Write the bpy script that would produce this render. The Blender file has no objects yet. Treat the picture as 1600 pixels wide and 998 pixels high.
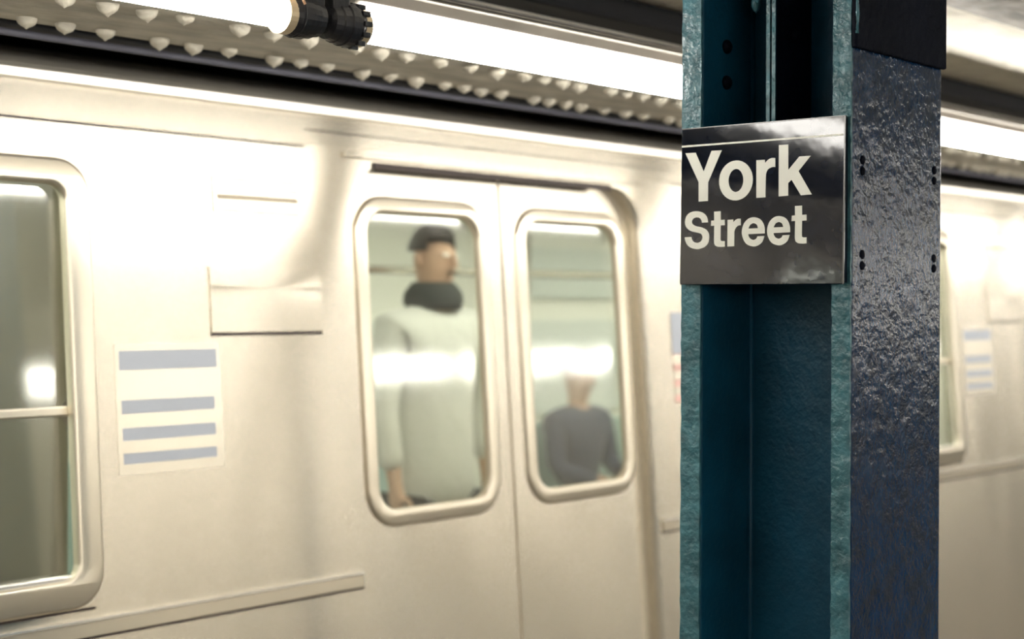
import bpy, bmesh, math, random
from mathutils import Vector, Matrix
R = math.radians
random.seed(7)
E = 1.6            # eye height above the platform; heights below are given relative to the eye unless said otherwise
SC = bpy.context.scene
COL = SC.collection

# ------------------------------------------------------------------ camera, world, exposure
cam_d = bpy.data.cameras.new('camera'); cam = bpy.data.objects.new('camera', cam_d); COL.objects.link(cam)
YAW = R(41.385)
cam.matrix_world = (Matrix.Translation((0, 0, E)) @ Matrix.Rotation(YAW - math.pi/2, 4, 'Z')
                    @ Matrix.Rotation(R(90), 4, 'X') @ Matrix.Rotation(R(.257), 4, 'Z'))
cam_d.sensor_width = 36; cam_d.lens = 36 * 2432 / 1600
cam_d.shift_y = -27.6 / 1600
cam_d.clip_start = .05
cam_d.dof.use_dof = True; cam_d.dof.focus_distance = 2.45; cam_d.dof.aperture_fstop = 2.8
SC.camera = cam
W = bpy.data.worlds.new('world'); SC.world = W; W.use_nodes = True
W.node_tree.nodes['Background'].inputs[0].default_value = (.35, .6, 1, 1)
W.node_tree.nodes['Background'].inputs[1].default_value = .05
vs = SC.view_settings
vs.view_transform = 'Standard'; vs.look = 'None'; vs.gamma = 1; vs.use_curve_mapping = False
vs.exposure = 0.0
TUBE = 30.0        # tube radiance
CABIN = 16.0        # radiance of the light strips inside the car
SC.cycles.max_bounces = 8

# ------------------------------------------------------------------ materials
def mat(name, col, rough=.5, metal=0, bump=0, bscale=40, var=0, vscale=6, spec=.5, emit=None, es=0, stretch=None, coat=0, detail=4, coatr=.1):
    m = bpy.data.materials.new(name); m.use_nodes = True
    nt = m.node_tree; b = nt.nodes['Principled BSDF']
    b.inputs['Base Color'].default_value = (*col, 1)
    b.inputs['Roughness'].default_value = rough; b.inputs['Metallic'].default_value = metal
    b.inputs['Specular IOR Level'].default_value = spec
    b.inputs['Coat Weight'].default_value = coat; b.inputs['Coat Roughness'].default_value = coatr
    if emit: b.inputs['Emission Color'].default_value = (*emit, 1); b.inputs['Emission Strength'].default_value = es
    tc = nt.nodes.new('ShaderNodeTexCoord'); mp = nt.nodes.new('ShaderNodeMapping')
    nt.links.new(tc.outputs['Object'], mp.inputs[0])
    if stretch: mp.inputs['Scale'].default_value = stretch
    def noise(sc, det=detail):
        n = nt.nodes.new('ShaderNodeTexNoise'); n.inputs['Scale'].default_value = sc; n.inputs['Detail'].default_value = det
        nt.links.new(mp.outputs[0], n.inputs[0]); return n
    if bump:
        last = None
        for sc_, k in ((bscale, 1), (bscale*.27, .8)):
            n = noise(sc_); bp = nt.nodes.new('ShaderNodeBump'); bp.inputs['Strength'].default_value = bump*k
            bp.inputs['Distance'].default_value = .5/sc_
            nt.links.new(n.outputs[0], bp.inputs['Height'])
            if last: nt.links.new(last.outputs[0], bp.inputs['Normal'])
            last = bp
        nt.links.new(last.outputs[0], b.inputs['Normal'])
        if coat: nt.links.new(last.outputs[0], b.inputs['Coat Normal'])
    if var:
        n = noise(vscale, 6); mx = nt.nodes.new('ShaderNodeMixRGB')
        rp = nt.nodes.new('ShaderNodeMapRange'); rp.inputs[1].default_value = .3; rp.inputs[2].default_value = .7
        nt.links.new(n.outputs[0], rp.inputs[0]); nt.links.new(rp.outputs[0], mx.inputs[0])
        mx.inputs[1].default_value = (*[c*(1-var) for c in col], 1); mx.inputs[2].default_value = (*[min(1, c*(1+var)) for c in col], 1)
        nt.links.new(mx.outputs[0], b.inputs['Base Color'])
    return m
M = {}
M['steel'] = mat('stainless_steel', (.74, .68, .57), .225, .80, bump=.03, bscale=3, stretch=(1, 1, .35), detail=1)
def brushed(m, an=.96):
    nt = m.node_tree; b = nt.nodes['Principled BSDF']; t = nt.nodes.new('ShaderNodeTangent'); t.direction_type = 'RADIAL'; t.axis = 'Z'
    b.inputs['Anisotropic'].default_value = an; b.inputs['Anisotropic Rotation'].default_value = .25
    nt.links.new(t.outputs[0], b.inputs['Tangent'])
brushed(M['steel'])
M['steel_bright'] = mat('polished_steel', (.93, .90, .83), .25, .8)
M['alu'] = mat('window_frame_aluminium', (.78, .71, .58), .30, .85)
M['gutter'] = mat('rain_gutter_paint', (.90, .85, .75), .34, .7)
M['rubber'] = mat('dark_rubber', (.05, .035, .03), .6)
M['roof'] = mat('car_roof', (.40, .37, .31), .6, .2, var=.1, vscale=3)
M['paint'] = mat('teal_column_paint', (.003, .062, .118), .42, 0, bump=.22, bscale=110, var=.22, vscale=9, spec=.35, coat=0)
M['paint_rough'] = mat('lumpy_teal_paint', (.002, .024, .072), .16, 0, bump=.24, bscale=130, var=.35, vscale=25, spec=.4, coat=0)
M['paint_edge'] = mat('glare_teal_paint', (.05, .16, .20), .27, 0, bump=.6, bscale=120, var=.3, vscale=30, spec=.5, coat=0)  # paler teal base stands in for tube glare on the edges
M['paint_dark'] = mat('near_black_paint', (.003, .005, .012), .7, 0, spec=.08, bump=.3, bscale=60, var=.3)  # near-black blue for plates, bolts, screws and straps
M['beam'] = mat('brown_grimy_paint', (.20, .17, .13), .55, 0, bump=.3, bscale=60, var=.45, vscale=14)
M['girder'] = mat('cream_flaking_paint', (.40, .37, .30), .6, 0, bump=.5, bscale=45, var=.3, vscale=16, stretch=(.35, 1, 1))
M['girder_dark'] = mat('dark_steel', (.05, .045, .045), .7, 0, bump=.3, bscale=30, var=.3)  # one dark tone for girder web, angle, trackbed and track ceiling
M['ceil'] = mat('cream_concrete', (.80, .76, .66), .85, 0, bump=.4, bscale=18, var=.10, vscale=12)
M['flat_black'] = mat('matt_black', (.012, .013, .018), .8)  # near-black of the seams, the black strip and the painted shade strip
M['duct'] = mat('grey_conduit', (.10, .10, .125), .6)
M['race'] = mat('raceway_metal', (.30, .27, .235), .45, .3, bump=.1, bscale=40, var=.15)
M['race_lip'] = mat('raceway_bright_edge', (.22, .20, .17), .5, .3)
M['tube'] = mat('lit_tube', (1, 1, 1), .4, emit=(1, .965, .90), es=TUBE)
M['cap'] = mat('tube_end_cap', (.75, .62, .42), .4, .3)
M['black'] = mat('black_bakelite', (.012, .012, .016), .42, 0, bump=.2, bscale=60, var=.3)
M['wire'] = mat('tan_wire', (.6, .36, .22), .5)
M['sign'] = mat('black_enamel', (.006, .009, .018), .075, 0, bump=.012, bscale=22, var=.35, vscale=18, spec=.42, detail=2)
M['white'] = mat('white_enamel', (.93, .94, .86), .35, 0)
M['trim'] = mat('sign_edge', (.10, .10, .10), .25, .7)
M['floor'] = mat('platform_concrete', (.15, .135, .11), .7, 0, bump=.2, bscale=30, var=.2, vscale=3)
M['tile'] = mat('tunnel_wall', (.20, .18, .15), .8, 0, var=.3, vscale=2)
M['white_tile'] = mat('cream_wall_tile', (.80, .76, .66), .3, 0, var=.06, vscale=4)
M['lining'] = mat('cream_car_lining', (.80, .80, .72), .5, 0)
M['teal'] = mat('pale_teal_panel', (.64, .68, .64), .5, 0)
M['seat'] = mat('blue_green_seat', (.30, .40, .37), .45)
M['cabin_light'] = mat('cabin_light', (1, 1, 1), .5, emit=(1, 1, .94), es=CABIN)
M['blue'] = mat('blue_decal', (.52, .56, .63), .5)
M['red'] = mat('red_decal', (.85, .55, .48), .5)
M['decalw'] = mat('white_decal', (.76, .70, .585), .28, .75)
M['tan'] = mat('tan_lines', (.50, .42, .30), .5)
M['olive'] = mat('olive_partition', (.20, .175, .135), .5)
M['skin'] = mat('skin', (.52, .33, .23), .55)
M['hair'] = mat('dark_hair', (.03, .022, .018), .6)
M['navy'] = mat('navy_jacket', (.012, .022, .055), .8, bump=.3, bscale=80)
M['grey_coat'] = mat('pale_grey_coat', (.60, .60, .55), .85, bump=.3, bscale=80)
M['scarf'] = mat('charcoal_scarf', (.03, .035, .035), .9, bump=.4, bscale=90)
M['trousers'] = mat('dark_trousers', (.04, .04, .05), .85)
M['glass'] = mg = bpy.data.materials.new('car_glass'); mg.use_nodes = True
nt = mg.node_tree; nt.nodes.clear()
o_ = nt.nodes.new('ShaderNodeOutputMaterial'); mx_ = nt.nodes.new('ShaderNodeMixShader'); tr_ = nt.nodes.new('ShaderNodeBsdfTransparent')
gl_ = nt.nodes.new('ShaderNodeBsdfGlossy'); lw_ = nt.nodes.new('ShaderNodeLayerWeight')
fr_ = nt.nodes.new('ShaderNodeMapRange'); fr_.inputs[1].default_value = .30; fr_.inputs[2].default_value = 1; fr_.inputs[3].default_value = .10; fr_.inputs[4].default_value = .55
nt.links.new(lw_.outputs['Facing'], fr_.inputs[0])
tr_.inputs[0].default_value = (.93, .95, .89, 1); gl_.inputs['Roughness'].default_value = .07
nt.links.new(fr_.outputs[0], mx_.inputs[0]); nt.links.new(tr_.outputs[0], mx_.inputs[1]); nt.links.new(gl_.outputs[0], mx_.inputs[2]); nt.links.new(mx_.outputs[0], o_.inputs[0])

# ------------------------------------------------------------------ helpers
def empty(name, loc, label=None, cat=None, group=None):
    o = bpy.data.objects.new(name, None); COL.objects.link(o); o.location = (loc[0], loc[1], loc[2] + E)
    o.empty_display_size = .1
    return tag(o, label, cat, group) if label else o
def tag(o, label, cat, group=None):
    o['label'] = label; o['category'] = cat
    if group: o['group'] = group
    return o
def wloc(p):
    v = Vector((0, 0, 0))
    while p is not None: v += p.location; p = p.parent
    return v
def link(name, me, m, parent=None, loc=None, smooth=False):
    """vertices are given in (x, y, height above eye); parent chain has no rotation"""
    base = Vector(loc) + Vector((0, 0, E)) if loc is not None else (wloc(parent) if parent else Vector((0, 0, 0)))
    me.transform(Matrix.Translation(Vector((0, 0, E)) - base))
    o = bpy.data.objects.new(name, me); COL.objects.link(o)
    if parent: o.parent = parent; o.location = base - wloc(parent)
    else: o.location = base
    me.materials.append(m) if not me.materials else None
    if smooth:
        for p in me.polygons: p.use_smooth = True
    return o
def structure(o): o['kind'] = 'structure'; return o
class MB:
    def __init__(s): s.bm = bmesh.new()
    def box(s, x0, x1, y0, y1, z0, z1, bev=0, seg=2):
        r = bmesh.ops.create_cube(s.bm, size=1); vs_ = r['verts']
        for v in vs_:
            v.co = Vector((x0 if v.co.x < 0 else x1, y0 if v.co.y < 0 else y1, z0 if v.co.z < 0 else z1))
        if bev:
            es = list({e for v in vs_ for e in v.link_edges})
            bmesh.ops.bevel(s.bm, geom=es, offset=bev, segments=seg, affect='EDGES', profile=.5)
        return s
    def cyl(s, a, b, r0, r1=None, n=20, caps=True):
        a, b = Vector(a), Vector(b); r1 = r0 if r1 is None else r1
        d = b - a; q = d.to_track_quat('Z', 'Y').to_matrix().to_4x4()
        bmesh.ops.create_cone(s.bm, cap_ends=caps, segments=n, radius1=r0, radius2=r1, depth=d.length,
                              matrix=Matrix.Translation((a+b)/2) @ q)
        return s
    def lathe(s, a, axis, prof, n=20):
        """prof: (distance along axis, radius)"""
        a, axis = Vector(a), Vector(axis).normalized(); q = axis.to_track_quat('Z', 'Y').to_matrix()
        rings = []
        for t, r in prof:
            rings.append([s.bm.verts.new(a + q @ Vector((r*math.cos(2*math.pi*k/n), r*math.sin(2*math.pi*k/n), t))) for k in range(n)])
        for A, B in zip(rings, rings[1:]):
            for k in range(n): s.bm.faces.new((A[k], A[(k+1) % n], B[(k+1) % n], B[k]))
        s.bm.faces.new(rings[0][::-1]); s.bm.faces.new(rings[-1])
        return s
    def tube(s, pts, r, n=8):
        pts = [Vector(p) for p in pts]; rings = []
        for i, p in enumerate(pts):
            d = (pts[min(i+1, len(pts)-1)] - pts[max(i-1, 0)]); q = d.to_track_quat('Z', 'Y').to_matrix()
            rings.append([s.bm.verts.new(p + q @ Vector((r*math.cos(2*math.pi*k/n), r*math.sin(2*math.pi*k/n), 0))) for k in range(n)])
        for A, B in zip(rings, rings[1:]):
            for k in range(n): s.bm.faces.new((A[k], A[(k+1) % n], B[(k+1) % n], B[k]))
        s.bm.faces.new(rings[0][::-1]); s.bm.faces.new(rings[-1]); return s
    def prism(s, prof, x0, x1):
        """prof (y, z) closed profile swept along x"""
        A = [s.bm.verts.new((x0, y, z)) for y, z in prof]; B = [s.bm.verts.new((x1, y, z)) for y, z in prof]
        n = len(prof)
        for k in range(n): s.bm.faces.new((A[k], A[(k+1) % n], B[(k+1) % n], B[k]))
        s.bm.faces.new(A[::-1]); s.bm.faces.new(B); return s
    def me(s, name):
        bmesh.ops.recalc_face_normals(s.bm, faces=s.bm.faces)
        m = bpy.data.meshes.new(name); s.bm.to_mesh(m); s.bm.free(); return m
    def build(s, name, m, parent=None, loc=None, smooth=False): return link(name, s.me(name), m, parent, loc, smooth)
def rrect(x0, x1, z0, z1, r, n=8, rt=None):
    """rounded rectangle outline; rt = radius of the upper corners if different"""
    rt = r if rt is None else rt; out = []
    for cx, cz, a0, rr in ((x1, z1, 0, rt), (x0, z1, 90, rt), (x0, z0, 180, r), (x1, z0, 270, r)):
        sx = -1 if cx == x1 else 1; sz = -1 if cz == z1 else 1
        if rr <= 0: out.append((cx, cz)); continue
        for k in range(n+1):
            a = R(a0 + 90*k/n); out.append((cx+sx*rr+rr*math.cos(a), cz+sz*rr+rr*math.sin(a)))
    return out
def flat(loops, depth, bev=0, f=None, name='flat'):
    """filled 2D outline with holes and a thickness, centred on its plane, mapped by f(x, z, out)"""
    cu = bpy.data.curves.new(name, 'CURVE'); cu.dimensions = '2D'; cu.fill_mode = 'BOTH'; cu.extrude = depth/2 - bev
    cu.bevel_depth = bev; cu.bevel_resolution = 2
    for L in loops:
        sp = cu.splines.new('POLY'); sp.points.add(len(L)-1); sp.use_cyclic_u = True
        for p, (a, b) in zip(sp.points, L): p.co = (a, b, 0, 1)
    o = bpy.data.objects.new(name, cu); COL.objects.link(o)
    dg = bpy.context.evaluated_depsgraph_get(); dg.update()
    me = bpy.data.meshes.new_from_object(o.evaluated_get(dg)); bpy.data.objects.remove(o)
    for v in me.vertices: v.co = Vector(f(v.co.x, v.co.y, v.co.z))
    bm = bmesh.new(); bm.from_mesh(me); bmesh.ops.remove_doubles(bm, verts=bm.verts, dist=1e-6)
    bmesh.ops.recalc_face_normals(bm, faces=bm.faces); bm.to_mesh(me); bm.free()
    return me
def copy_tree(o, parent=None):
    c = o.copy(); COL.objects.link(c); c.parent = parent
    for ch in list(o.children): copy_tree(ch, c)
    return c

# ------------------------------------------------------------------ the station shell
XA, XB = -9.0, 32.0
structure(MB().box(XA, XB, -6.2, 2.50, -E-.3, -E).build('floor', M['floor']))
structure(MB().box(XA, XB, 2.50, 7.2, -E-1.35, -E-1.1).build('floor_trackbed', M['girder_dark']))
structure(MB().box(XA, XB, 7.0, 7.2, -E-1.3, 2.2).build('wall_right', M['tile']))
structure(MB().box(XA, XB, -6.2, -6.0, -E, .655).build('wall_left', M['white_tile']))  # unseen wall, set close and pale to brighten the train's reflections
structure(MB().box(XA, XB, -6.2, 2.33, .655, .80).build('ceiling', M['ceil']))
structure(MB().box(XA, XB, 2.33, 7.2, 1.6, 1.8).build('ceiling_track', M['girder_dark']))
structure(MB().box(XA-.2, XA, -6.2, 7.2, -E-1.3, 1.8).build('wall_back', M['tile']))
structure(MB().box(XB, XB+.2, -6.2, 7.2, -E-1.3, 1.8).build('wall_front', M['tile']))

# ------------------------------------------------------------------ the train
T0 = 2.69; TAN = math.tan(R(4.5))
def S(x, z, out=0): return (x, T0 + (z+.6)*TAN - out*math.cos(R(4.5)), z + out*math.sin(R(4.5)))
TX0, TX1 = -6.0, 20.0
train = empty('subway_train_car', (3.12, 4.2, -E-.9), 'silver stainless steel subway car passing behind the blue column', 'subway train')
doorc = [3.12 + 3.92*k for k in range(-2, 4)]
DW, DT, DB = .58, .335, -1.50
winr = [(a+DW+.62, b-DW-.76) for a, b in zip(doorc, doorc[1:])]
WT, WB = .262, -.585
holes = [rrect(c-DW, c+DW, DB, DT, .02, rt=.13) for c in doorc] + [rrect(a, b, WB, WT, .05) for a, b in winr]
link('side_wall', flat([rrect(TX0, TX1, -1.62, .40, .001)] + holes, .05, 0, lambda x, y, z: S(x, y, z-.025)), M['steel'], train)
# letterboard above the doors, gutter, roof
MB().prism([S(0, .366, .006)[1:], S(0, .366, -.04)[1:], S(0, .44, -.04)[1:], S(0, .44, .004)[1:]], TX0, TX1).build('letterboard', M['steel'], train)
y, z = S(0, .44)[1:]
MB().prism([(y+.02, z-.004), (y-.012, z-.004), (y-.0265, z-.001), (y-.0278, z+.015), (y-.024, z+.0185), (y-.008, z+.020), (y+.02, z+.019)], TX0, TX1).build('rain_gutter', M['gutter'], train)
prof = [(y+.0, .45), (y+.03, .475), (y+.11, .51), (y+.22, .54), (y+.42, .57), (y+.8, .60), (4.2, .62), (5.0, .60), (5.5, .54), (5.62, .45), (5.55, .44), (5.0, .52), (4.2, .54), (y+.8, .52), (y+.2, .49), (y+.03, .44)]
MB().prism(prof, TX0, TX1).build('roof', M['roof'], train, smooth=False)
MB().box(TX0, TX1, 5.60, 5.65, -1.62, .46).build('far_side_wall', M['lining'], train)
MB().box(TX0, TX1, 2.66, 5.60, -1.72, -1.60).build('car_floor', M['rubber'], train)
for xa in (TX0, TX1-.05): MB().box(xa, xa+.05, 2.80, 5.60, -1.6, .45).build('end_wall', M['lining'], train)
MB().box(TX0, TX1, 2.84, 5.55, .40, .43).build('car_ceiling', M['lining'], train)
# panel seams
def strip(name, x0, x1, z0, z1, o0, o1, m, parent=train, bev=0):
    b = MB(); b.box(x0, x1, -o1, -o0, z0, z1, bev)
    for v in b.bm.verts: v.co = Vector(S(v.co.x, v.co.z, -v.co.y))
    return b.build(name, m, parent)
for i, c in enumerate(doorc):
    xr = doorc[i+1]-.72 if i+1 < len(doorc) else TX1
    strip('panel_seam', c+.74, xr, .358, .3625, -.002, .0035, M['rubber'])
    strip('panel_seam', c-.72, c+.74, .398, .401, .002, .0065, M['rubber'])
    strip('header_shade', c-.50, c+.44, DT-.014, DT+.003, .0, .006, M['rubber'])  # dark strip stands in for the shadow along the door top
    strip('header_ledge', c-.60, c+.60, DT+.008, DT+.022, 0, .010, M['steel'], bev=.003)
# belt moulding between the doors
for i, (c, c2) in enumerate(zip(doorc, doorc[1:])):
    for zz, hh, oo, mm in ((-.643, .008, .010, 'steel_bright'), (-.672, .0305, .006, 'alu'), (-.6765, .0045, .005, 'rubber')):
        strip('belt_moulding', c+DW+.02, c2-DW-.02, zz, zz+hh, 0, oo, M[mm], bev=.0015 if mm != 'rubber' else 0)
# doors
def door_leaf(x0, x1, c, left):
    leaf = empty('door', S((x0+x1)/2, DB, -.03)); 
    leaf.parent = train; leaf.location = leaf.location - train.location
    x0w, x1w = (x0+.075, x1-.065) if left else (x0+.065, x1-.075)
    out = rrect(x0, x1, DB, DT-.004, .001, rt=.001)
    if left: out = rrect(x0, x1, DB, DT, .001, rt=.001)
    link('door_panel', flat([out, rrect(x0w, x1w, -.535, .250, .085)], .03, 0, lambda x, y, z: S(x, y, z-.055)), M['steel'], leaf)
    fr = link('window_frame', flat([rrect(x0w-.006, x1w+.006, -.541, .256, .090), rrect(x0w+.020, x1w-.020, -.515, .230, .065)], .024, .008, lambda x, y, z: S(x, y, z-.042)), M['alu'], leaf, smooth=True)
    link('window_gasket', flat([rrect(x0w+.020, x1w-.020, -.515, .230, .067), rrect(x0w+.029, x1w-.029, -.506, .221, .058)], .012, 0, lambda x, y, z: S(x, y, z-.045)), M['tan'], leaf)
    link('pane', flat([rrect(x0w+.02, x1w-.02, -.515, .230, .067)], .006, 0, lambda x, y, z: S(x, y, z-.055)), M['glass'], leaf)
    return leaf
for c in doorc:
    door_leaf(c-DW-.02, c-.003, c, True); door_leaf(c+.003, c+DW+.02, c, False)
    strip('door_seal', c-.006, c+.006, DB, DT, -.052, -.040, M['tan'])
# side windows
for a, b in winr:
    w = empty('side_window', S((a+b)/2, WB, 0)); w.parent = train; w.location = w.location - train.location
    link('window_frame', flat([rrect(a-.02, b+.02, WB-.02, WT+.015, .065), rrect(a+.022, b-.022, WB+.022, WT-.022, .04)], .03, .008, lambda x, y, z: S(x, y, z+.002)), M['alu'], w, smooth=True)
    strip('sill', a+.015, b-.015, WB+.005, WB+.040, -.02, .006, M['steel_bright'], w, bev=.004)
    strip('transom', a+.02, b-.02, -.232, -.212, -.03, -.005, M['alu'], w, bev=.004)
    strip('drip_line', a-.01, b+.01, WB-.034, WB-.029, 0, .004, M['rubber'], w)
    link('pane', flat([rrect(a+.02, b-.02, -.215, WT-.02, .035)], .006, 0, lambda x, y, z: S(x, y, z-.02)), M['glass'], w)
    link('pane', flat([rrect(a+.02, b-.02, WB+.02, -.23, .035)], .006, 0, lambda x, y, z: S(x, y, z-.026)), M['glass'], w)
# side sign, access panel, decals
for k, c in enumerate(doorc[:5]):
    xs = c-.99
    p = strip('number_plate', xs, xs+.25, .195, .275, 0, .004, M['steel'])
    for zz, hh in ((.268, .003), (.247, .003), (.224, .011), (.198, .003)):
        strip('plate_line', xs+.01, xs+.24, zz, zz+hh, .004, .0055, M['tan'], p)
    p = strip('access_panel', xs-.02, xs+.30, -.070, .075, 0, .004, M['steel'])
    strip('panel_gap', xs-.02, xs+.30, -.0775, -.070, 0, .0035, M['rubber'], p)
    xd = c-1.26                                    # blue and white lettered decal
    d = strip('decal', xd, xd+.27, -.36, -.09, 0, .0012, M['decalw'])
    strip('decal_band', xd+.01, xd+.26, -.145, -.105, .0012, .0018, M['blue'], d)
    for zz, hh in ((-.235, .028), (-.290, .026), (-.338, .022)):
        strip('decal_band', xd+.012, xd+.25, zz, zz+hh, .0012, .0018, M['blue'], d)
    xf = c+.70                                     # flag decal by the next window
    d = strip('decal', xf, xf+.27, -.30, -.03, 0, .0012, M['decalw'])
    for q in range(6): strip('decal_band', xf, xf+.27, -.30+q*.047, -.30+q*.047+.022, .0012, .0017, M['red'], d)
    strip('decal_band', xf, xf+.13, -.155, -.03, .0017, .0022, M['blue'], d)
# interior
for i in range(9):
    x = -4.6 + i*2.7
    for yy in (3.45, 4.75):
        MB().box(x, x+2.2, yy-.08, yy+.08, .375, .40, .01).build('cabin_light', M['cabin_light'], train)
    MB().box(x+.1, x+1.5, 5.56, 5.60, .02, .30, .004).build('advert_panel', M['teal'], train)
    MB().box(x, x+2.3, 5.575, 5.60, -.62, -.10, .004).build('far_window', M['teal'], train)
    sb = MB().box(x, x+1.9, 5.15, 5.55, -1.22, -1.14, .02).build('bench_seat', M['seat'], train)
    MB().box(x, x+1.9, 5.48, 5.56, -1.12, -.66, .02).build('bench_back', M['seat'], sb)
for x in (1.5, 3.30, 4.8, 7.04, 8.9): MB().cyl((x, 4.15, -1.6), (x, 4.15, .40), .017).build('grab_pole', M['steel_bright'], train, smooth=True)
MB().box(-6, 16, 4.13, 4.17, .10, .13, .01).build('hand_rail', M['steel_bright'], train)
MB().box(.2, 1.80, 3.05, 3.50, -1.25, -.62, .03).build('near_seat', M['olive'], train)
MB().box(1.86, 1.90, 2.95, 3.75, -1.6, .30, .01).build('partition', M['olive'], train)

# ------------------------------------------------------------------ passengers
def skin_figure(joints, edges, name, m, parent, root=0, levels=2):
    me = bpy.data.meshes.new(name); me.from_pydata([j[:3] for j in joints], edges, [])
    o = bpy.data.objects.new(name, me); COL.objects.link(o)
    sk = o.modifiers.new('s', 'SKIN'); sk.use_smooth_shade = True
    for v, j in zip(me.skin_vertices[0].data, joints): v.radius = (j[3], j[4] if len(j) > 4 else j[3])
    me.skin_vertices[0].data[root].use_root = True
    ss = o.modifiers.new('u', 'SUBSURF'); ss.levels = levels
    dg = bpy.context.evaluated_depsgraph_get(); dg.update()
    m2 = bpy.data.meshes.new_from_object(o.evaluated_get(dg)); bpy.data.objects.remove(o)
    m2.materials.clear()
    return link(name, m2, m, parent, smooth=True)
def blob(name, c, r, m, parent, cut=None, jag=0):
    bm = bmesh.new(); bmesh.ops.create_uvsphere(bm, u_segments=28, v_segments=20, radius=1)
    if cut: bmesh.ops.delete(bm, geom=[v for v in bm.verts if not cut(v.co)], context='VERTS')
    for v in bm.verts: v.co = Vector((c[0]+v.co.x*r[0], c[1]+v.co.y*r[1], c[2]+v.co.z*r[2]))
    me = bpy.data.meshes.new(name); bm.to_mesh(me); bm.free()
    return link(name, me, m, parent, smooth=True)
def head_parts(fig, hx, hy, hz):
    """hz: centre of the head; faces -y"""
    blob('hair', (hx, hy+.012, hz+.028), (.083, .103, .105), M['hair'], fig, cut=lambda c: c.z > -.1 and not (c.y < -.45 and c.z < .42))
    nose = MB(); nose.lathe((hx, hy-.088, hz+.01), (0, -.35, -1), [(0, .006), (.02, .010), (.036, .013), (.044, .006)], 10); nose.build('nose', M['skin'], fig, smooth=True)
    for s in (-1, 1):
        blob('ear', (hx+s*.079, hy+.012, hz-.005), (.010, .018, .030), M['skin'], fig)
        blob('eye', (hx+s*.031, hy-.084, hz+.012), (.013, .008, .007), M['white'], fig)
    MB().box(hx-.024, hx+.024, hy-.091, hy-.080, hz-.055, hz-.047, .003).build('mouth', M['hair'], fig)
def body(fig, J, parts):
    pass
def hand(chain_root, d, fig, side):
    pass
# standing passenger
px_, py_, f0 = 4.06, 3.96, -E
p = empty('passenger', (px_, py_, -1.6), 'standing passenger with dark hair, charcoal scarf and grey coat seen through left door window', 'person')
ht = .16
Jn = [(px_, py_, -.62, .10, .07), (px_, py_, -.35, .105, .075), (px_, py_, -.08, .10, .07), (px_, py_, .00, .045, .045), (px_, py_-.01, .09, .07, .075), (px_, py_-.01, .16, .082, .098), (px_, py_-.005, .22, .06, .075),
      (px_-.09, py_, -.75, .085, .09), (px_-.10, py_-.01, -1.14, .06), (px_-.10, py_, -1.52, .042), (px_-.10, py_-.12, -1.565, .03),
      (px_+.09, py_, -.75, .085, .09), (px_+.10, py_-.01, -1.14, .06), (px_+.10, py_, -1.52, .042), (px_+.10, py_-.12, -1.565, .03),
      (px_-.20, py_, -.09, .055), (px_-.25, py_, -.38, .042), (px_-.24, py_-.05, -.62, .028), (px_-.24, py_-.06, -.70, .028, .018),
      (px_+.20, py_, -.09, .055), (px_+.25, py_, -.38, .042), (px_+.24, py_-.05, -.62, .028), (px_+.24, py_-.06, -.70, .028, .018)]
Ed = [(0, 1), (1, 2), (2, 3), (3, 4), (4, 5), (5, 6), (0, 7), (7, 8), (8, 9), (9, 10), (0, 11), (11, 12), (12, 13), (13, 14), (2, 15), (15, 16), (16, 17), (17, 18), (2, 19), (19, 20), (20, 21), (21, 22)]
for s, hnd in ((-1, 18), (1, 22)):
    hx, hy, hz = Jn[hnd][:3]
    for k, L in enumerate((.060, .070, .066, .052)):
        i0 = len(Jn); fx = hx + (k-1.5)*.0
        Jn += [(hx+.0, hy-.026+k*.017, hz-.035, .0085), (hx-s*.006, hy-.026+k*.017, hz-.035-L*.6, .008), (hx-s*.018, hy-.026+k*.017, hz-.035-L, .007)]
        Ed += [(hnd, i0), (i0, i0+1), (i0+1, i0+2)]
    i0 = len(Jn); Jn += [(hx-s*.01, hy-.045, hz+.01, .010), (hx-s*.02, hy-.058, hz-.03, .009)]; Ed += [(hnd, i0), (i0, i0+1)]
skin_figure(Jn, Ed, 'body', M['skin'], p)
head_parts(p, px_, py_-.01, .155)
Jc = [(px_, py_, -.80, .20, .15), (px_, py_, -.40, .175, .13), (px_, py_, -.08, .19, .13), (px_, py_, .0, .10, .10), (px_-.21, py_, -.09, .072), (px_-.255, py_, -.38, .058), (px_-.245, py_-.045, -.60, .045), (px_+.21, py_, -.09, .072), (px_+.255, py_, -.38, .058), (px_+.245, py_-.045, -.60, .045)]
skin_figure(Jc, [(0, 1), (1, 2), (2, 3), (2, 4), (4, 5), (5, 6), (2, 7), (7, 8), (8, 9)], 'coat', M['grey_coat'], p)
skin_figure([(px_-.09, py_, -.78, .10), (px_-.10, py_-.01, -1.14, .075), (px_-.10, py_, -1.50, .06), (px_, py_, -.72, .12), (px_+.09, py_, -.78, .10), (px_+.10, py_-.01, -1.14, .075), (px_+.10, py_, -1.50, .06)], [(3, 0), (0, 1), (1, 2), (3, 4), (4, 5), (5, 6)], 'trousers', M['trousers'], p, root=3)
MB().lathe((px_, py_, .0), (0, 0, 1), [(-.03, .10), (.0, .112), (.03, .108), (.055, .090), (.07, .075)], 20).build('scarf', M['scarf'], p, smooth=True)
for s in (-1, 1): MB().box(px_+s*.10-.045, px_+s*.10+.045, py_-.19, py_+.07, -1.60, -1.51, .03).build('shoe', M['rubber'], p)
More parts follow.
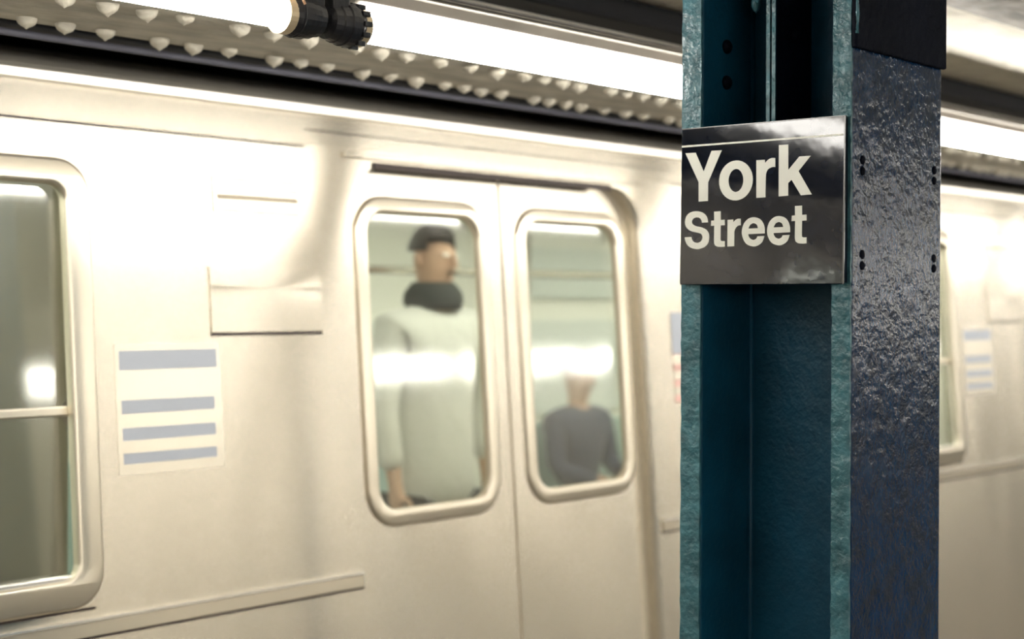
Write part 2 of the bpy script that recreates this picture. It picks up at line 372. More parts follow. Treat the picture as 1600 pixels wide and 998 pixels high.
# seated passenger on the far bench
qx, qy = 6.52, 5.28
q = empty('passenger', (qx, qy, -1.6), 'seated passenger in a dark navy jacket seen through the right door window', 'person')
Jn = [(qx, qy, -1.06, .10, .075), (qx, qy, -.85, .09, .065), (qx, qy-.01, -.62, .09, .06), (qx, qy-.01, -.55, .045), (qx, qy-.02, -.47, .068, .072), (qx, qy-.02, -.40, .080, .095), (qx, qy-.01, -.34, .058, .072),
      (qx-.10, qy-.16, -1.05, .075), (qx-.11, qy-.50, -1.06, .055), (qx-.11, qy-.48, -1.50, .038), (qx-.11, qy-.60, -1.56, .03),
      (qx+.10, qy-.16, -1.05, .075), (qx+.11, qy-.50, -1.06, .055), (qx+.11, qy-.48, -1.50, .038), (qx+.11, qy-.60, -1.56, .03),
      (qx-.19, qy-.01, -.63, .05), (qx-.22, qy-.06, -.88, .040), (qx-.10, qy-.28, -.94, .028), (qx-.05, qy-.33, -.95, .026, .018),
      (qx+.19, qy-.01, -.63, .05), (qx+.22, qy-.06, -.88, .040), (qx+.10, qy-.28, -.94, .028), (qx+.05, qy-.33, -.95, .026, .018)]
for s, hnd in ((1, 18), (-1, 22)):
    hx, hy, hz = Jn[hnd][:3]
    for k, L in enumerate((.055, .062, .06, .048)):
        i0 = len(Jn)
        Jn += [(hx+s*.022, hy-.012+(k-1.5)*.017, hz-.002, .0085), (hx+s*(.022+L*.5), hy-.012+(k-1.5)*.017, hz-.008, .008), (hx+s*(.022+L*.8), hy-.012+(k-1.5)*.017, hz-.028, .007)]
        Ed2 = None
Ed = [(0, 1), (1, 2), (2, 3), (3, 4), (4, 5), (5, 6), (0, 7), (7, 8), (8, 9), (9, 10), (0, 11), (11, 12), (12, 13), (13, 14), (2, 15), (15, 16), (16, 17), (17, 18), (2, 19), (19, 20), (20, 21), (21, 22)]
for b_, h_ in ((23, 18), (35, 22)):
    for k in range(4): i0 = b_+3*k; Ed += [(h_, i0), (i0, i0+1), (i0+1, i0+2)]
for s, hnd in ((1, 18), (-1, 22)):
    hx, hy, hz = Jn[hnd][:3]; i0 = len(Jn); Jn += [(hx, hy-.01, hz+.022, .010), (hx+s*.02, hy-.02, hz+.04, .009)]; Ed += [(hnd, i0), (i0, i0+1)]
skin_figure(Jn, Ed, 'body', M['skin'], q)
head_parts(q, qx, qy-.02, -.405)
skin_figure([(qx, qy, -1.02, .165, .13), (qx, qy, -.80, .16, .12), (qx, qy-.01, -.62, .175, .12), (qx, qy-.01, -.535, .095), (qx-.20, qy-.01, -.63, .065), (qx-.23, qy-.06, -.88, .055), (qx-.12, qy-.26, -.94, .042), (qx+.20, qy-.01, -.63, .065), (qx+.23, qy-.06, -.88, .055), (qx+.12, qy-.26, -.94, .042)], [(0, 1), (1, 2), (2, 3), (2, 4), (4, 5), (5, 6), (2, 7), (7, 8), (8, 9)], 'jacket', M['navy'], q)
skin_figure([(qx, qy-.02, -1.04, .12), (qx-.10, qy-.16, -1.03, .09), (qx-.11, qy-.50, -1.05, .07), (qx-.11, qy-.48, -1.48, .055), (qx+.10, qy-.16, -1.03, .09), (qx+.11, qy-.50, -1.05, .07), (qx+.11, qy-.48, -1.48, .055)], [(0, 1), (1, 2), (2, 3), (0, 4), (4, 5), (5, 6)], 'trousers', M['trousers'], q)
for s in (-1, 1): MB().box(qx+s*.11-.045, qx+s*.11+.045, qy-.68, qy-.42, -1.60, -1.51, .03).build('shoe', M['rubber'], q)

# ------------------------------------------------------------------ riveted girder above the track edge
girder = empty('riveted_girder', (3, 2.36, .50), 'long steel girder with two rows of cone-like painted rivets under its flange', 'girder')
MB().box(XA, XB, 2.215, 2.525, .502, .535, .003).build('bottom_flange', M['girder'], girder)
MB().box(XA, XB, 2.33, 2.36, .535, 1.60).build('web', M['girder_dark'], girder)
MB().prism([(2.36, .535), (2.47, .535), (2.47, .555), (2.385, .56), (2.38, .66), (2.36, .66)], XA, XB).build('angle', M['girder_dark'], girder)
ZF = .502
def rivet_mesh(r, h):
    b = MB(); b.lathe((0, 0, 0), (0, 0, -1), [(0, r), (h*.25, r*.98), (h*.48, r*.84), (h*.66, r*.60), (h*.80, r*.30), (h*.92, r*.12), (h, r*.03)], 16)
    return b.me('rivet')
rx = [.6069, .6394, .671, .7212, .7545, .7874, .8365, .8649, .8936, .9339, .9697, 1.002, 1.0397, 1.0646, 1.0914, 1.1169, 1.1641, 1.1897, 1.2158, 1.2426, 1.2798, 1.314, 1.3478, 1.391]
rx = [r*2.485 for r in rx]
gap = [.066, .066, .066, .105]
while rx[-1] < 6.5: rx.append(rx[-1] + gap[len(rx) % 4])
for k in range(8): rx.insert(0, rx[0] - (.08, .08, .125, .08)[k % 4])
lst = []
for x in rx: lst.append((x, 2.485))
for x in rx: lst.append((x + .012, 2.255))
protos = [rivet_mesh(.0185, .021), rivet_mesh(.0195, .024), rivet_mesh(.0175, .018)]
kk = 0
for x, y in lst:
    if x > 5.9: continue
    me = protos[random.randrange(3)]
    o = bpy.data.objects.new('rivet', me)
    if not me.materials: me.materials.append(M['girder'])
    for pl in me.polygons: pl.use_smooth = True
    COL.objects.link(o); o.parent = girder; o.location = Vector((x + random.uniform(-.003, .003), y + random.uniform(-.004, .004), ZF + E)) - girder.location
    o.rotation_euler = (R(random.uniform(-9, 9)), R(random.uniform(-9, 9)), random.uniform(0, 6)); kk += 1
print('rivets', kk)
tag(MB().cyl((XA, 2.585, .4915), (XB, 2.585, .4915), .0070, n=14).build('conduit', M['duct'], loc=(3, 2.585, .4915), smooth=True), 'thin grey conduit running along the dark edge above the train roof', 'pipe')
tag(MB().box(XA, XB, 2.56, 2.62, .503, .60, .004).build('black_strip', M['flat_black'], loc=(3, 2.59, .503)), 'black strip between the riveted girder and the train roof', 'strip')  # plain black box in the gap beside the girder flange
tag(MB().box(XA, XB, 2.02, 2.12, .60, .653, .012).build('shade_strip', M['flat_black'], loc=(3, 2.07, .60)), 'black strip standing in for the ceiling shade behind the lamp raceway', 'shade strip')  # black strip put where the ceiling only falls into shade

# ------------------------------------------------------------------ lamp rows
LY, LZ = 1.88, .451
def raceway(y, label, sgn=1, dz=0):
    t = empty('raceway', (3, y, .49), label, 'raceway')
    MB().box(XA, XB, y-.016*sgn, y+.10*sgn, .489, .512, .002).build('channel', M['race'], t)
    MB().box(XA, XB, y-.030*sgn, y-.014*sgn, .5085, .5115, .001).build('lip', M['race_lip'], t)
    MB().box(XA, XB, y-.024*sgn, y-.014*sgn, .5150, .5175, .001).build('lip', M['race_lip'], t)
    MB().box(XA, XB, y-.018*sgn, y+.10*sgn, .512, .520).build('cover', M['race'], t)
    t.location.z += dz
    return t
raceway(LY, 'grey metal raceway with bright lip above the fluorescent tubes on the train side')
raceway(-2.5, 'grey metal raceway above the added fluorescent tubes over the platform behind the camera', -1, -.06)  # goes with the invented middle lamp row
raceway(-5.0, 'grey metal raceway above the fluorescent tubes across the platform behind the camera', -1, .08)
def lamp(x0, y, z, L=1.45, full=True):
    t = empty('fluorescent_lamp', (x0, y, z)); x1 = x0+L
    MB().lathe((x0, y, z), (1, 0, 0), [(0, .022), (.006, .0255), (L-.006, .0255), (L, .022)], 28).build('tube', M['tube'], t, smooth=True)
    MB().lathe((x0-.006, y, z-.003), (1, 0, 0), [(0, .028), (.0, .031), (.016, .031), (.016, .0262), (.012, .0262)], 28).build('end_ring', M['cap'], t)
    MB().lathe((x1-.012, y, z-.003), (1, 0, 0), [(0, .0262), (.0, .031), (.016, .031), (.02, .028)], 28).build('end_ring', M['cap'], t)
    if full:
        for xe, d in ((x0, -1), (x1, 1)):
            pr = [(.002, .0305), (.012, .034), (.016, .0335), (.017, .0355), (.034, .0355), (.036, .033), (.050, .0325), (.052, .030), (.066, .028), (.070, .020)]
            h = MB().lathe((xe, y, z-.002), (d, 0, 0), pr, 24)
            h.box(min(xe+d*.030, xe+d*.068), max(xe+d*.030, xe+d*.068), y-.020, y+.020, z+.01, .489, .004)
            hh = h.build('lampholder', M['black'], t)
            b = MB()
            for a in range(0, 360, 30):
                b.box(min(xe-d*.002, xe+d*.014), max(xe-d*.002, xe+d*.014), y-.004+.034*math.cos(R(a)), y+.004+.034*math.cos(R(a)), z-.006+.034*math.sin(R(a)), z+.002+.034*math.sin(R(a)), .001)
            if d < 0: b.build('grip_ring', M['black'], hh)
            else: b.bm.free()
        b = MB(); b.tube([(x1-.020, y-.020, z+.034), (x1-.005, y-.030, z+.030), (x1+.006, y-.036, z+.018), (x1+.010, y-.037, z+.010)], .0022)
        b.tube([(x1-.09, y-.012, z+.036), (x1-.05, y-.018, z+.033), (x1-.022, y-.022, z+.034), (x1+.004, y-.033, z+.022)], .0018)
        b.build('wire', M['wire'], t, smooth=True)
    return t
near = []
for k in range(-5, 13):
    L = lamp(.142 + 1.602*k, LY, LZ)
    lab = {0: 'lit fluorescent tube cut by the top left edge of the frame', 1: 'long lit fluorescent tube running from the black lampholders to the blue column',
           2: 'lit fluorescent tube seen to the right of the blue column'}.get(k)
    if lab: tag(L, lab, 'lamp', 'fluorescent lamps on the train side')
    elif k < 0: tag(L, 'lit fluorescent tube of the train side row, out of frame behind the camera', 'lamp', 'train side lamps behind the camera')
    else: tag(L, 'lit fluorescent tube of the train side row, far beyond the right edge', 'lamp', 'train side lamps beyond the right edge')
for k in range(-4, 19):
    tag(lamp(-.4 + 1.66*k, -5.0, .53, full=False), 'lit fluorescent tube of the far row across the platform, mirrored in the train', 'lamp', 'lamps across the platform')

for k in range(-3, 12):
    tag(lamp(-1.1 + 1.61*k, -2.5, .385, full=False), 'added fluorescent tube over the middle of the platform, mirrored in the train', 'lamp', 'added lamps over the middle of the platform')  # unseen row invented to light the near flange and train reflections

# ------------------------------------------------------------------ beam on top of the columns
beam = empty('roof_beam', (3, 1.34, .60), 'brown painted roof beam with layered cover plates above the blue column', 'beam')
MB().box(XA, XB, 1.13, 1.535, .650, .6545).build('cover_plate', M['beam'], beam)
MB().box(XA, XB, 1.13, 1.468, .637, .6465, .001).build('cover_plate', M['beam'], beam)
MB().box(XA, XB, 1.13, 1.390, .622, .6330, .001).build('cover_plate', M['beam'], beam)
MB().box(XA, XB, 1.14, 1.484, .6465, .650).build('seam', M['flat_black'], beam)
MB().box(XA, XB, 1.14, 1.408, .6330, .637).build('seam', M['flat_black'], beam)
beam2 = empty('roof_beam', (3, -4.4, .60), 'brown painted roof beam above the columns across the platform', 'beam')
MB().box(XA, XB, -4.60, -4.2, .622, .6545).build('cover_plate', M['beam'], beam2)

# ------------------------------------------------------------------ columns
def column(label):
    c = empty('steel_column', (2.28, 1.343, -E), label, 'column')
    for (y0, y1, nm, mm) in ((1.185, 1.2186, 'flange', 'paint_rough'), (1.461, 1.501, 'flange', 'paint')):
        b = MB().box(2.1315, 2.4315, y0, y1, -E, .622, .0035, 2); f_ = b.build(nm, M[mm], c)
        # the leading edge with glare put into its pale colour, a rolled lip of the flange
        b = MB(); b.box(2.1285, 2.1325, y0+.001, y1-.001, -E, .622)
        bmesh.ops.subdivide_edges(b.bm, edges=[e for e in b.bm.edges if abs((e.verts[0].co-e.verts[1].co).z) > 1], cuts=160)
        for v in b.bm.verts:
            if v.co.x < 2.130: v.co.x -= random.uniform(0, .0012); 
            v.co.y += random.uniform(-.0007, .0007)
        b.build('flange_edge', M['paint_edge'], f_, smooth=False)
    MB().box(2.281, 2.300, 1.2186, 1.461, -E, .622).build('web', M['paint'], c)
    # fillet between the web and the far flange
    MB().prism([(1.461, 0), (1.449, 0), (1.461, .012)], 0, 1).bm.free()
    b = MB(); b.cyl((2.281, 1.461, -E), (2.281, 1.461, .622), .006, n=10); b.build('weld_bead', M['paint'], c, smooth=True)
    s = empty('stiffener', (2.2, 1.35, .2)); s.parent = c; s.location = s.location - c.location
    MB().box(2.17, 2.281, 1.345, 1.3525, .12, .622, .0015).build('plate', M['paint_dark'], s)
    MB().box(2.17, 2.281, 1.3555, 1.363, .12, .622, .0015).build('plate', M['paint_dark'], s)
    for yy in (1.3488, 1.3592): MB().box(2.168, 2.1705, yy-.0034, yy+.0034, .12, .622).build('plate_edge', M['paint_edge'], s)
    for (x, y, z, d) in ((2.225, 1.345, .315, -1), (2.225, 1.345, .44, -1), (2.20, 1.461, .43, -1), (2.20, 1.461, .37, -1)):
        MB().lathe((x, y, z), (0, d, 0), [(0, .012), (.004, .0115), (.008, .007), (.010, .002)], 14).build('bolt', M['paint_dark'], c, smooth=True)
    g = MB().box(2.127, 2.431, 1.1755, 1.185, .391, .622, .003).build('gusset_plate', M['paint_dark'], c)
    MB().tube([(2.128, 1.180, .622), (2.127, 1.176, .50), (2.128, 1.175, .44), (2.128, 1.176, .412)], .003).build('paint_drip', M['paint_edge'], g, smooth=True)
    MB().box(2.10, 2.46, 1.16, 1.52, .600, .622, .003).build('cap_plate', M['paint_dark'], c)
    for (x, z) in ((2.163, .213), (2.163, .067), (2.405, .213), (2.405, .067)):
        for dz in (-.0085, .0085):
            b = MB().lathe((x, 1.1855, z+dz), (0, -1, 0), [(0, .0075), (.0015, .0070), (.0028, .0045), (.003, .001)], 14); b.build('screw', M['paint_dark'], c, smooth=True)
    for (x, y, h, r) in ((2.20, 1.400, .034, .007), (2.215, 1.412, .038, .008), (2.205, 1.43, .031, .005), (2.21, 1.378, .033, .006)):
        MB().lathe((x, y, .601), (0, 0, -1), [(0, r*1.3), (h*2.3, r*.9), (h*2.75, r*1.05), (h*3.0, r*.6), (h*3.1, r*.1)], 12).build('paint_drip', M['paint_edge'], c, smooth=True)
    return c
main_col = column('deep blue riveted steel column carrying the black York Street sign')
for k, lab in ((-1, 'blue steel column of the train side row, behind the camera'), (-2, 'blue steel column of the train side row, behind the camera'), (1, 'blue steel column of the train side row, far beyond the right edge'), (2, 'blue steel column of the train side row, far beyond the right edge'), (3, 'blue steel column of the train side row, far beyond the right edge')):
    c = copy_tree(main_col); c.location.x += 4.6*k; c['label'] = lab; c['group'] = 'columns behind the camera' if k < 0 else 'columns beyond the right edge'
for k in range(-1, 6):
    c = copy_tree(main_col); c.location = (4.0+4.6*k, -4.4, 0); c['label'] = 'blue steel column across the platform, only mirrored in the train'; c['group'] = 'columns across the platform'

# ------------------------------------------------------------------ the sign
sign = empty('station_sign', (2.115, 1.34, .0295), 'black York Street station sign mounted on the blue column', 'sign')
XS = 2.115
def SG(a, b, out): return (XS - out, a, b)
YL, YR, ZB, ZT = 1.4945, 1.190, .0295, .2875
MB().box(XS, XS+.003, YR, YL, ZB, ZT, .001).build('face_plate', M['sign'], sign)
b = MB(); b.box(XS+.003, XS+.0135, YR+.001, YR+.004, ZB+.002, ZT-.002); b.box(XS+.003, XS+.0135, YL-.004, YL-.001, ZB+.002, ZT-.002)
b.box(XS+.003, XS+.0135, YR+.004, YL-.004, ZT-.005, ZT-.002); b.box(XS+.003, XS+.0135, YR+.004, YL-.004, ZB+.002, ZB+.005)
b.build('return_edge', M['sign'], sign)
b = MB(); b.box(XS-.0008, XS+.0004, YR, YR+.0022, ZB, ZT); b.box(XS-.0008, XS+.0004, YR, YL, ZT-.0016, ZT); b.build('edge_highlight_rim', M['trim'], sign)
MB().box(XS-.0006, XS+.0002, YR+.004, YL-.0005, .2565, .2595).build('stripe', M['white'], sign)
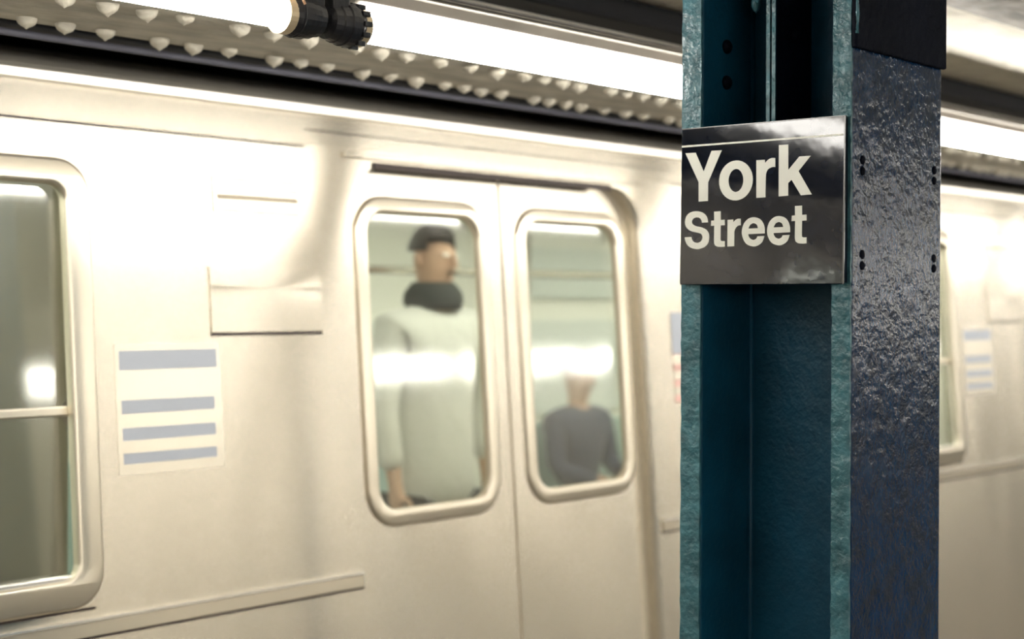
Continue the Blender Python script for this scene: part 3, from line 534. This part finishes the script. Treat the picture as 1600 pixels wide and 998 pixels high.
GLYPHS = [('Y',[[(1.4865,0.2467),(1.4661,0.2463),(1.4496,0.2145),(1.435,0.2476),(1.4151,0.2474),(1.4405,0.1968),(1.4404,0.1661),(1.4587,0.1657),(1.4593,0.1977)]]),('o',[[(1.355,0.1968),(1.3554,0.1912),(1.3568,0.1858),(1.3591,0.1808),(1.3623,0.1762),(1.3662,0.1722),(1.3707,0.169),(1.3757,0.1667),(1.3811,0.1652),(1.3867,0.1647),(1.3923,0.1652),(1.3977,0.1666),(1.4029,0.169),(1.4075,0.1722),(1.4115,0.1762),(1.4148,0.1809),(1.4173,0.186),(1.4188,0.1915),(1.4193,0.1972),(1.4188,0.2028),(1.4174,0.2083),(1.415,0.2134),(1.4118,0.218),(1.4078,0.222),(1.4032,0.2251),(1.3981,0.2275),(1.3926,0.2288),(1.387,0.2292),(1.3814,0.2287),(1.376,0.2271),(1.371,0.2247),(1.3664,0.2214),(1.3625,0.2174),(1.3593,0.2128),(1.3569,0.2077),(1.3555,0.2023)],[(1.3728,0.1968),(1.373,0.1936),(1.3736,0.1905),(1.3747,0.1875),(1.376,0.1849),(1.3778,0.1827),(1.3797,0.1808),(1.382,0.1795),(1.3843,0.1787),(1.3868,0.1784),(1.3892,0.1787),(1.3916,0.1796),(1.3938,0.181),(1.3958,0.1829),(1.3976,0.1852),(1.399,0.1878),(1.4001,0.1908),(1.4007,0.1939),(1.401,0.1972),(1.4008,0.2004),(1.4002,0.2035),(1.3991,0.2064),(1.3977,0.2091),(1.396,0.2113),(1.394,0.2132),(1.3918,0.2145),(1.3894,0.2153),(1.387,0.2155),(1.3845,0.2152),(1.3821,0.2143),(1.3799,0.2129),(1.3779,0.211),(1.3762,0.2087),(1.3748,0.206),(1.3737,0.2031),(1.3731,0.2)]]),('r',[[(1.3489,0.2274),(1.3332,0.2273),(1.3328,0.2217),(1.3322,0.2224),(1.3313,0.2233),(1.3303,0.2244),(1.3291,0.2254),(1.328,0.2263),(1.3268,0.227),(1.3255,0.2277),(1.3242,0.2283),(1.3229,0.2288),(1.3215,0.2291),(1.32,0.2293),(1.3182,0.2292),(1.3166,0.2291),(1.3151,0.2289),(1.3141,0.2289),(1.3138,0.2147),(1.3146,0.2147),(1.3157,0.2148),(1.317,0.2149),(1.3184,0.2149),(1.3198,0.2147),(1.3212,0.2144),(1.3228,0.2139),(1.3244,0.2133),(1.3259,0.2126),(1.3271,0.2118),(1.328,0.2107),(1.3288,0.2095),(1.3294,0.2081),(1.3299,0.2067),(1.3303,0.2055),(1.3306,0.2044),(1.3307,0.2033),(1.3307,0.2022),(1.3307,0.2013),(1.3308,0.2007),(1.3309,0.1674),(1.3479,0.1673)]]),('k',[[(1.3077,0.249),(1.2905,0.2489),(1.2901,0.2086),(1.2704,0.2288),(1.2501,0.2288),(1.2716,0.206),(1.2473,0.1686),(1.2667,0.168),(1.2838,0.1932),(1.2898,0.1883),(1.2894,0.1684),(1.3067,0.168)]]),('S',[[(1.4512,0.1309),(1.4514,0.1315),(1.4516,0.1324),(1.4519,0.1333),(1.4522,0.1343),(1.4527,0.1351),(1.4532,0.1359),(1.4538,0.1367),(1.4544,0.1374),(1.4552,0.138),(1.456,0.1386),(1.4569,0.139),(1.4579,0.1394),(1.459,0.1397),(1.4601,0.1399),(1.4612,0.14),(1.4624,0.14),(1.4637,0.1399),(1.465,0.1396),(1.4662,0.1393),(1.4673,0.1389),(1.4682,0.1384),(1.469,0.1378),(1.4697,0.1372),(1.4703,0.1364),(1.4708,0.1357),(1.4711,0.135),(1.4713,0.1342),(1.4714,0.1334),(1.4714,0.1326),(1.4713,0.1318),(1.4711,0.1311),(1.4708,0.1303),(1.4703,0.1296),(1.4697,0.1289),(1.469,0.1283),(1.4681,0.1277),(1.467,0.1271),(1.4657,0.1265),(1.4644,0.126),(1.4629,0.1255),(1.4612,0.1251),(1.4593,0.1247),(1.4573,0.1244),(1.4553,0.124),(1.4533,0.1235),(1.4513,0.1229),(1.4493,0.1223),(1.4473,0.1215),(1.4454,0.1207),(1.4438,0.1198),(1.4423,0.1187),(1.441,0.1175),(1.4398,0.1162),(1.4388,0.1149),(1.438,0.1136),(1.4374,0.1123),(1.437,0.111),(1.4367,0.1096),(1.4366,0.1082),(1.4366,0.1067),(1.4367,0.105),(1.4369,0.1033),(1.4373,0.1015),(1.4378,0.0997),(1.4385,0.0981),(1.4394,0.0967),(1.4404,0.0953),(1.4417,0.094),(1.443,0.0928),(1.4445,0.0918),(1.446,0.0909),(1.4478,0.0902),(1.4496,0.0896),(1.4514,0.0891),(1.4531,0.0886),(1.4547,0.0883),(1.4562,0.088),(1.4576,0.0878),(1.4592,0.0877),(1.4609,0.0878),(1.4629,0.088),(1.465,0.0883),(1.4673,0.0887),(1.4694,0.0892),(1.4714,0.0899),(1.4732,0.0906),(1.4749,0.0914),(1.4765,0.0924),(1.478,0.0934),(1.4793,0.0947),(1.4806,0.0961),(1.4817,0.0978),(1.4828,0.0996),(1.4836,0.1013),(1.4843,0.1027),(1.4847,0.104),(1.4849,0.1052),(1.485,0.1062),(1.485,0.1071),(1.485,0.1077),(1.4719,0.108),(1.4717,0.1074),(1.4716,0.1066),(1.4713,0.1057),(1.471,0.1048),(1.4706,0.1039),(1.4701,0.103),(1.4695,0.1022),(1.4688,0.1013),(1.468,0.1006),(1.4671,0.0999),(1.466,0.0993),(1.4648,0.0988),(1.4635,0.0985),(1.4622,0.0982),(1.461,0.098),(1.4597,0.098),(1.4584,0.0982),(1.4572,0.0984),(1.456,0.0988),(1.4549,0.0992),(1.4539,0.0997),(1.4531,0.1004),(1.4523,0.1011),(1.4517,0.1019),(1.4511,0.1027),(1.4506,0.1036),(1.4503,0.1045),(1.45,0.1054),(1.4499,0.1063),(1.4499,0.1073),(1.4501,0.1083),(1.4504,0.1093),(1.4509,0.1103),(1.4515,0.1113),(1.4524,0.1121),(1.4534,0.1128),(1.4546,0.1133),(1.456,0.1138),(1.4576,0.1143),(1.4593,0.1147),(1.4614,0.1152),(1.4637,0.1156),(1.4662,0.116),(1.4686,0.1165),(1.4707,0.117),(1.4725,0.1177),(1.4742,0.1183),(1.4758,0.119),(1.4772,0.1198),(1.4786,0.1207),(1.4799,0.1218),(1.481,0.1229),(1.4821,0.1242),(1.483,0.1254),(1.4837,0.1267),(1.4843,0.1279),(1.4847,0.1292),(1.485,0.1305),(1.4852,0.1319),(1.4852,0.1333),(1.485,0.1348),(1.4848,0.1364),(1.4843,0.1381),(1.4838,0.1397),(1.4831,0.1412),(1.4823,0.1425),(1.4814,0.1437),(1.4803,0.1449),(1.4791,0.1459),(1.4779,0.1468),(1.4765,0.1476),(1.4749,0.1482),(1.4733,0.1488),(1.4717,0.1492),(1.47,0.1496),(1.4683,0.1499),(1.4666,0.15),(1.4648,0.1501),(1.4631,0.1501),(1.4613,0.15),(1.4594,0.1498),(1.4574,0.1495),(1.4554,0.149),(1.4534,0.1485),(1.4517,0.1479),(1.4501,0.1472),(1.4486,0.1464),(1.4472,0.1455),(1.4459,0.1445),(1.4447,0.1435),(1.4437,0.1425),(1.4429,0.1413),(1.4421,0.1401),(1.4415,0.1389),(1.4409,0.1377),(1.4405,0.1363),(1.4401,0.1348),(1.4399,0.1333),(1.4397,0.132),(1.4395,0.1311)]]),('t',[[(1.4279,0.1481),(1.4153,0.1485),(1.415,0.1343),(1.4071,0.1344),(1.4067,0.1255),(1.4148,0.1253),(1.4148,0.1219),(1.4148,0.117),(1.4148,0.1115),(1.4148,0.1065),(1.4147,0.103),(1.4146,0.1013),(1.4144,0.1006),(1.4143,0.1006),(1.414,0.1008),(1.4137,0.1007),(1.4133,0.1004),(1.4128,0.1002),(1.4122,0.1),(1.4116,0.0999),(1.411,0.0998),(1.4101,0.0997),(1.4091,0.0997),(1.4081,0.0998),(1.4072,0.0998),(1.4065,0.0998),(1.4062,0.0907),(1.4074,0.0907),(1.4092,0.0906),(1.4113,0.0905),(1.4134,0.0904),(1.4153,0.0905),(1.417,0.0906),(1.4187,0.0907),(1.4203,0.091),(1.4217,0.0914),(1.423,0.0921),(1.4241,0.0927),(1.425,0.0933),(1.4258,0.0943),(1.4265,0.0959),(1.427,0.0986),(1.4272,0.1031),(1.4273,0.1091),(1.4272,0.1156),(1.4272,0.1214),(1.4271,0.1253),(1.4336,0.1252),(1.4333,0.1335),(1.4275,0.1338)]]),('r',[[(1.4017,0.134),(1.3909,0.1342),(1.3907,0.1294),(1.3902,0.1299),(1.3895,0.1307),(1.3886,0.1316),(1.3877,0.1324),(1.3869,0.1331),(1.386,0.1336),(1.3851,0.134),(1.3841,0.1344),(1.3832,0.1347),(1.3822,0.1349),(1.3811,0.1351),(1.3798,0.1351),(1.3786,0.1351),(1.3776,0.135),(1.3768,0.135),(1.3764,0.1246),(1.3772,0.1245),(1.3783,0.1245),(1.3795,0.1244),(1.3807,0.1242),(1.3818,0.1239),(1.3827,0.1234),(1.3836,0.1227),(1.3845,0.122),(1.3853,0.1212),(1.3859,0.1203),(1.3866,0.1194),(1.3871,0.1184),(1.3876,0.1174),(1.388,0.1164),(1.3883,0.1154),(1.3884,0.1145),(1.3885,0.1135),(1.3885,0.1125),(1.3884,0.1117),(1.3884,0.1112),(1.3883,0.0911),(1.4013,0.0908)]]),('e',[[(1.3313,0.1103),(1.3313,0.1114),(1.3313,0.1131),(1.3313,0.115),(1.3314,0.117),(1.3316,0.1188),(1.332,0.1205),(1.3325,0.1223),(1.3331,0.124),(1.3339,0.1257),(1.3348,0.1273),(1.3358,0.1287),(1.3369,0.1302),(1.3382,0.1315),(1.3397,0.1327),(1.3413,0.1338),(1.3433,0.1346),(1.3454,0.1354),(1.3478,0.136),(1.3501,0.1365),(1.3523,0.1366),(1.3545,0.1366),(1.3566,0.1363),(1.3587,0.1358),(1.3608,0.1351),(1.3627,0.1342),(1.3646,0.133),(1.3664,0.1316),(1.3681,0.13),(1.3697,0.1282),(1.371,0.1262),(1.372,0.124),(1.3729,0.1215),(1.3736,0.1188),(1.374,0.1162),(1.3742,0.1136),(1.3741,0.1112),(1.3737,0.1089),(1.3731,0.1066),(1.3723,0.1044),(1.3713,0.1023),(1.3703,0.1003),(1.369,0.0984),(1.3676,0.0966),(1.366,0.095),(1.3642,0.0937),(1.362,0.0925),(1.3596,0.0916),(1.357,0.0908),(1.3544,0.0902),(1.3521,0.0899),(1.35,0.0899),(1.3481,0.0901),(1.3462,0.0905),(1.3444,0.0911),(1.3428,0.0918),(1.3411,0.0926),(1.3395,0.0936),(1.338,0.0947),(1.3366,0.0959),(1.3354,0.0973),(1.3344,0.099),(1.3336,0.101),(1.3329,0.103),(1.3323,0.1049),(1.3319,0.1061),(1.3448,0.1059),(1.345,0.1054),(1.3453,0.1047),(1.3457,0.1039),(1.3462,0.1031),(1.3469,0.1024),(1.3477,0.1019),(1.3487,0.1013),(1.3498,0.1009),(1.351,0.1005),(1.3521,0.1004),(1.3533,0.1006),(1.3546,0.1009),(1.3559,0.1014),(1.3571,0.102),(1.3581,0.1027),(1.359,0.1034),(1.3597,0.1043),(1.3604,0.1053),(1.361,0.1062),(1.3614,0.107),(1.3617,0.1077),(1.3619,0.1084),(1.362,0.1089),(1.362,0.1094),(1.3621,0.1098)],[(1.3621,0.1187),(1.344,0.1189),(1.3443,0.1197),(1.3446,0.1208),(1.3449,0.1221),(1.3455,0.1234),(1.3462,0.1244),(1.3472,0.1252),(1.3483,0.1259),(1.3497,0.1265),(1.351,0.1269),(1.3523,0.1271),(1.3536,0.127),(1.3549,0.1267),(1.3562,0.1262),(1.3575,0.1255),(1.3585,0.1248),(1.3595,0.1237),(1.3603,0.1223),(1.3611,0.1208),(1.3617,0.1196)]]),('e',[[(1.2852,0.1109),(1.2852,0.112),(1.2851,0.1136),(1.2852,0.1155),(1.2853,0.1175),(1.2855,0.1193),(1.2859,0.121),(1.2864,0.1227),(1.287,0.1245),(1.2877,0.1261),(1.2886,0.1277),(1.2896,0.1291),(1.2907,0.1305),(1.2919,0.1319),(1.2934,0.133),(1.295,0.1341),(1.2969,0.135),(1.299,0.1357),(1.3013,0.1363),(1.3035,0.1367),(1.3057,0.1369),(1.3078,0.1368),(1.3099,0.1366),(1.312,0.1361),(1.314,0.1354),(1.3158,0.1345),(1.3177,0.1333),(1.3194,0.132),(1.3211,0.1304),(1.3226,0.1286),(1.3239,0.1267),(1.3249,0.1244),(1.3258,0.122),(1.3265,0.1193),(1.3269,0.1167),(1.3271,0.1142),(1.3269,0.1118),(1.3266,0.1095),(1.326,0.1072),(1.3252,0.105),(1.3242,0.103),(1.3232,0.101),(1.322,0.0992),(1.3206,0.0974),(1.319,0.0958),(1.3172,0.0945),(1.3152,0.0934),(1.3127,0.0924),(1.3102,0.0916),(1.3077,0.0911),(1.3055,0.0908),(1.3035,0.0907),(1.3015,0.091),(1.2997,0.0914),(1.298,0.092),(1.2964,0.0927),(1.2947,0.0935),(1.2932,0.0944),(1.2917,0.0955),(1.2904,0.0967),(1.2892,0.098),(1.2882,0.0997),(1.2874,0.1017),(1.2867,0.1037),(1.2862,0.1055),(1.2858,0.1068),(1.2984,0.1065),(1.2986,0.106),(1.2989,0.1053),(1.2993,0.1045),(1.2998,0.1038),(1.3004,0.1031),(1.3012,0.1026),(1.3022,0.102),(1.3033,0.1016),(1.3044,0.1013),(1.3055,0.1012),(1.3067,0.1013),(1.3079,0.1017),(1.3092,0.1022),(1.3103,0.1027),(1.3113,0.1034),(1.3122,0.1041),(1.3129,0.105),(1.3136,0.1059),(1.3141,0.1068),(1.3146,0.1076),(1.3149,0.1083),(1.3151,0.109),(1.3151,0.1096),(1.3152,0.1101),(1.3152,0.1104)],[(1.3153,0.1192),(1.2976,0.1194),(1.2978,0.1202),(1.2981,0.1213),(1.2985,0.1226),(1.299,0.1238),(1.2997,0.1248),(1.3007,0.1256),(1.3018,0.1263),(1.3031,0.1269),(1.3044,0.1273),(1.3057,0.1275),(1.3069,0.1274),(1.3082,0.1271),(1.3095,0.1266),(1.3107,0.126),(1.3118,0.1252),(1.3127,0.1241),(1.3135,0.1228),(1.3142,0.1213),(1.3148,0.1201)]]),('t',[[(1.2769,0.1516),(1.2643,0.152),(1.2641,0.1374),(1.2562,0.1376),(1.2558,0.1284),(1.2639,0.1282),(1.2639,0.1248),(1.2639,0.1198),(1.2639,0.1142),(1.2639,0.1091),(1.2638,0.1055),(1.2636,0.1037),(1.2635,0.103),(1.2633,0.103),(1.2631,0.1032),(1.2627,0.1031),(1.2623,0.1028),(1.2619,0.1026),(1.2613,0.1024),(1.2607,0.1023),(1.26,0.1022),(1.2592,0.1021),(1.2582,0.1021),(1.2572,0.1022),(1.2563,0.1022),(1.2556,0.1022),(1.2553,0.0929),(1.2565,0.0928),(1.2583,0.0927),(1.2604,0.0926),(1.2625,0.0926),(1.2644,0.0927),(1.2661,0.0928),(1.2677,0.0929),(1.2693,0.0932),(1.2708,0.0936),(1.272,0.0943),(1.2731,0.095),(1.2741,0.0956),(1.2749,0.0966),(1.2755,0.0982),(1.276,0.101),(1.2763,0.1055),(1.2763,0.1117),(1.2763,0.1184),(1.2762,0.1243),(1.2761,0.1283),(1.2826,0.1282),(1.2823,0.1367),(1.2765,0.137)]])]
for i, (ch, loops) in enumerate(GLYPHS):
    link('letter', flat(loops, .0008, 0, lambda a, b, o: SG(a, b, o+.0002)), M['white'], sign)
for yy in (1.30, 1.475): MB().box(XS+.0125, 2.1285, yy-.008, yy+.008, .06, .25).build('mounting_strap', M['paint_dark'], sign) if yy > 1.4 else MB().box(XS+.0125, 2.1285, 1.193, 1.210, .06, .25).build('mounting_strap', M['paint_dark'], sign)

# the sign leans back a little at the top
for o in sign.children:
    for v in o.data.vertices: v.co.x += (v.co.z + o.location.z) * .020
